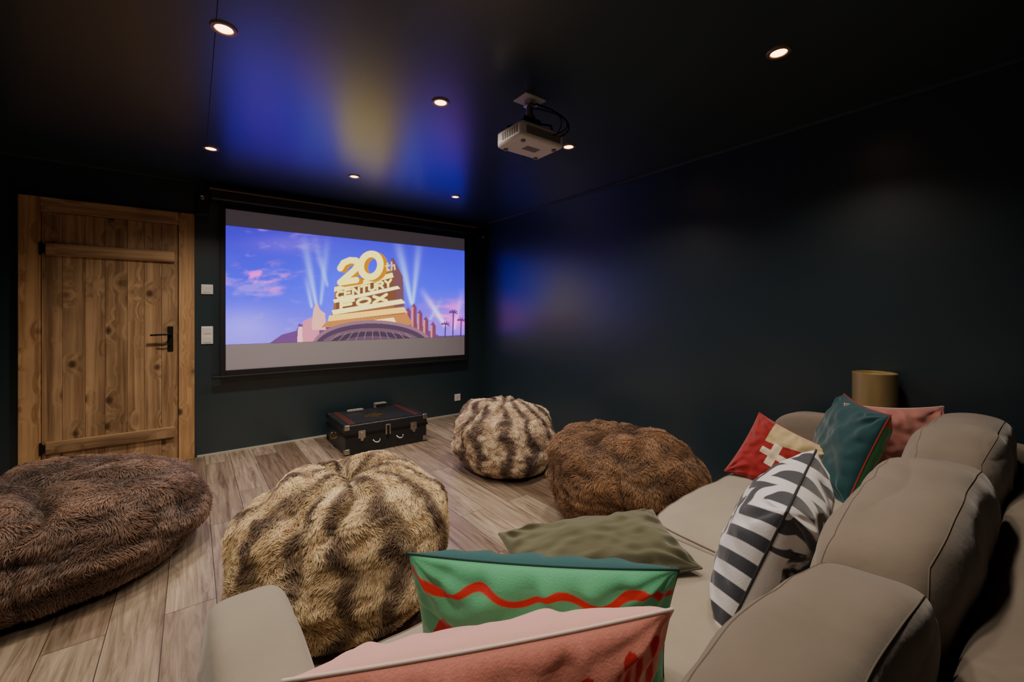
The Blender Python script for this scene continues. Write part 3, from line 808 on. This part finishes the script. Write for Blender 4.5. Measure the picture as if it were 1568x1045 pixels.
def chev_back(U, V):
    b = np.ones(U.shape + (3,)) * s2l([224, 222, 226])
    p = (V * 2.6 + np.abs(((U * 1.6) % 1.0) - .5) * 1.6)
    m = np.clip((np.sin(p * math.pi * 2)) * 5 + .5, 0, 1) * (V > .45)
    b = lay(b, m, [60, 64, 72])
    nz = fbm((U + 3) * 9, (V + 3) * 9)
    b = lay(b, band(V - .2 - .06 * np.sin(U * 31), .03) * (np.sin(U * 60) > -.4) * (U > -.2), [90, 94, 110])
    b = lay(b, band(V - .0 - .05 * np.sin(U * 37), .025) * (np.sin(U * 70) > -.3) * (U > -.2), [110, 112, 125])
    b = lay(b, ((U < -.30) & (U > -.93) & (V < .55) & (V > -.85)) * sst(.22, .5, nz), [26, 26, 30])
    return b
def swiss(U, V):
    b = np.ones(U.shape + (3,)) * s2l([150, 22, 26])
    b = lay(b, ((V > .42 + .1 * np.sin(U * 3)) & (U > -.5)) * 1.0, [200, 178, 136])
    cx, cy = -.15, .05
    cross = ((np.abs(U - cx) < .1) & (np.abs(V - cy) < .34)) | ((np.abs(V - cy) < .1) & (np.abs(U - cx) < .34))
    b = lay(b, cross * 1.0, [228, 214, 190])
    return b
def stripe_back(U, V):
    b = np.ones(U.shape + (3,)) * s2l([50, 130, 80])
    b = lay(b, band(np.abs(U) - .72 - .05 * np.sin(V * 15), .06), [190, 36, 40])
    b = lay(b, band(np.abs(V) - .78 - .04 * np.sin(U * 15), .05), [190, 36, 40])
    return b
TEAL = [14, 68, 74]
P_teal = simple('piping_teal', (0.010, 0.07, 0.075), rough=.7)
P_pink = simple('piping_cream', (0.78, 0.62, 0.55), rough=.7)
P_dark = simple('piping_dark', (0.03, 0.03, 0.035), rough=.7)
P_red = simple('piping_red', (0.35, 0.03, 0.03), rough=.7)
P_olive = simple('piping_olive', (0.10, 0.10, 0.055), rough=.8)

pillow('throw_pillow', .53, .34, .078, (.578, .665, .590), (.73, -.68, 0), (-.18, -.26, .94), green_front, solid([20, 86, 90]), P_teal, 1, 220, pinch=.05)
pillow('throw_pillow', .56, .33, .080, (.372, .545, .616), (.915, -.402, 0), (-.13, -.34, .91), pink_front, solid([234, 178, 172]), P_pink, 2, 220, pinch=.045)
pillow('throw_pillow', .57, .40, .110, (1.315, .500, .610), (.975, .20, 0), (0, -.34, .9), chev_back, chev_front, P_dark, 3, 240)
pillow('throw_pillow', .34, .34, .075, (2.20, .82, .540), (.30, -.95, 0), (.40, .10, .88), swiss, solid([200, 180, 140]), P_red, 4, 180, roll=-24)
pillow('throw_pillow', .48, .42, .085, (2.345, .605, .645), (-.85, -.53, 0), (.12, -.08, .35), solid(TEAL), stripe_back, P_red, 5, 160)
pillow('throw_pillow', .40, .40, .075, (2.51, .46, .628), (.70, -.71, 0), (.10, .02, .95), solid([188, 122, 114]), solid([188, 122, 114]), P_pink, 6, 120)
pillow('throw_pillow', .56, .25, .066, (.985, .865, .515), (.92, -.34, 0), (.30, .80, .24), solid([92, 91, 66]), solid([80, 80, 56]), P_olive, 7, 120)

# ------------------------------------------------------------------ cylinder lamp in the corner
lp = empty('floor_lamp', (2.862, 0.61, 0))
M_gold = simple('gold_shade', (0.55, 0.43, 0.20), rough=0.38, metal=0.6)
M_goldin = simple('shade_lining', (0.66, 0.56, 0.36), rough=0.6)
lathe('shade', [(0.093, 0.50), (0.093, 0.93), (0.090, 0.932), (0.088, 0.93), (0.088, 0.50), (0.093, 0.50)], (2.862, .61, 0), M_gold, lp, 56)
lathe('diffuser', [(0.0001, 0.915), (0.088, 0.915)], (2.862, .61, 0), M_goldin, lp, 40)
lathe('stem', [(0.010, 0.02), (0.010, 0.86)], (2.862, .61, 0), M_brass, lp, 20)
lathe('base', [(0.0001, 0.0), (0.085, 0.0), (0.085, 0.018), (0.03, 0.026), (0.0001, 0.026)], (2.862, .61, 0), M_brass, lp, 40)

# ------------------------------------------------------------------ world + camera
w = bpy.data.worlds.new('World'); SC.world = w; w.use_nodes = True
w.node_tree.nodes['Background'].inputs[0].default_value = (0.01, 0.01, 0.012, 1)
cam = bpy.data.cameras.new('camera'); co = bpy.data.objects.new('camera', cam); COL.objects.link(co)
co.location = (0, 0, CH)
yaw = math.atan2(S, C)
co.rotation_euler = (math.radians(90), 0, -yaw)
cam.sensor_width = 36; cam.lens = 36 * 644 / 1568
cam.shift_y = -40 / 1568
cam.clip_start = 0.02
SC.camera = co
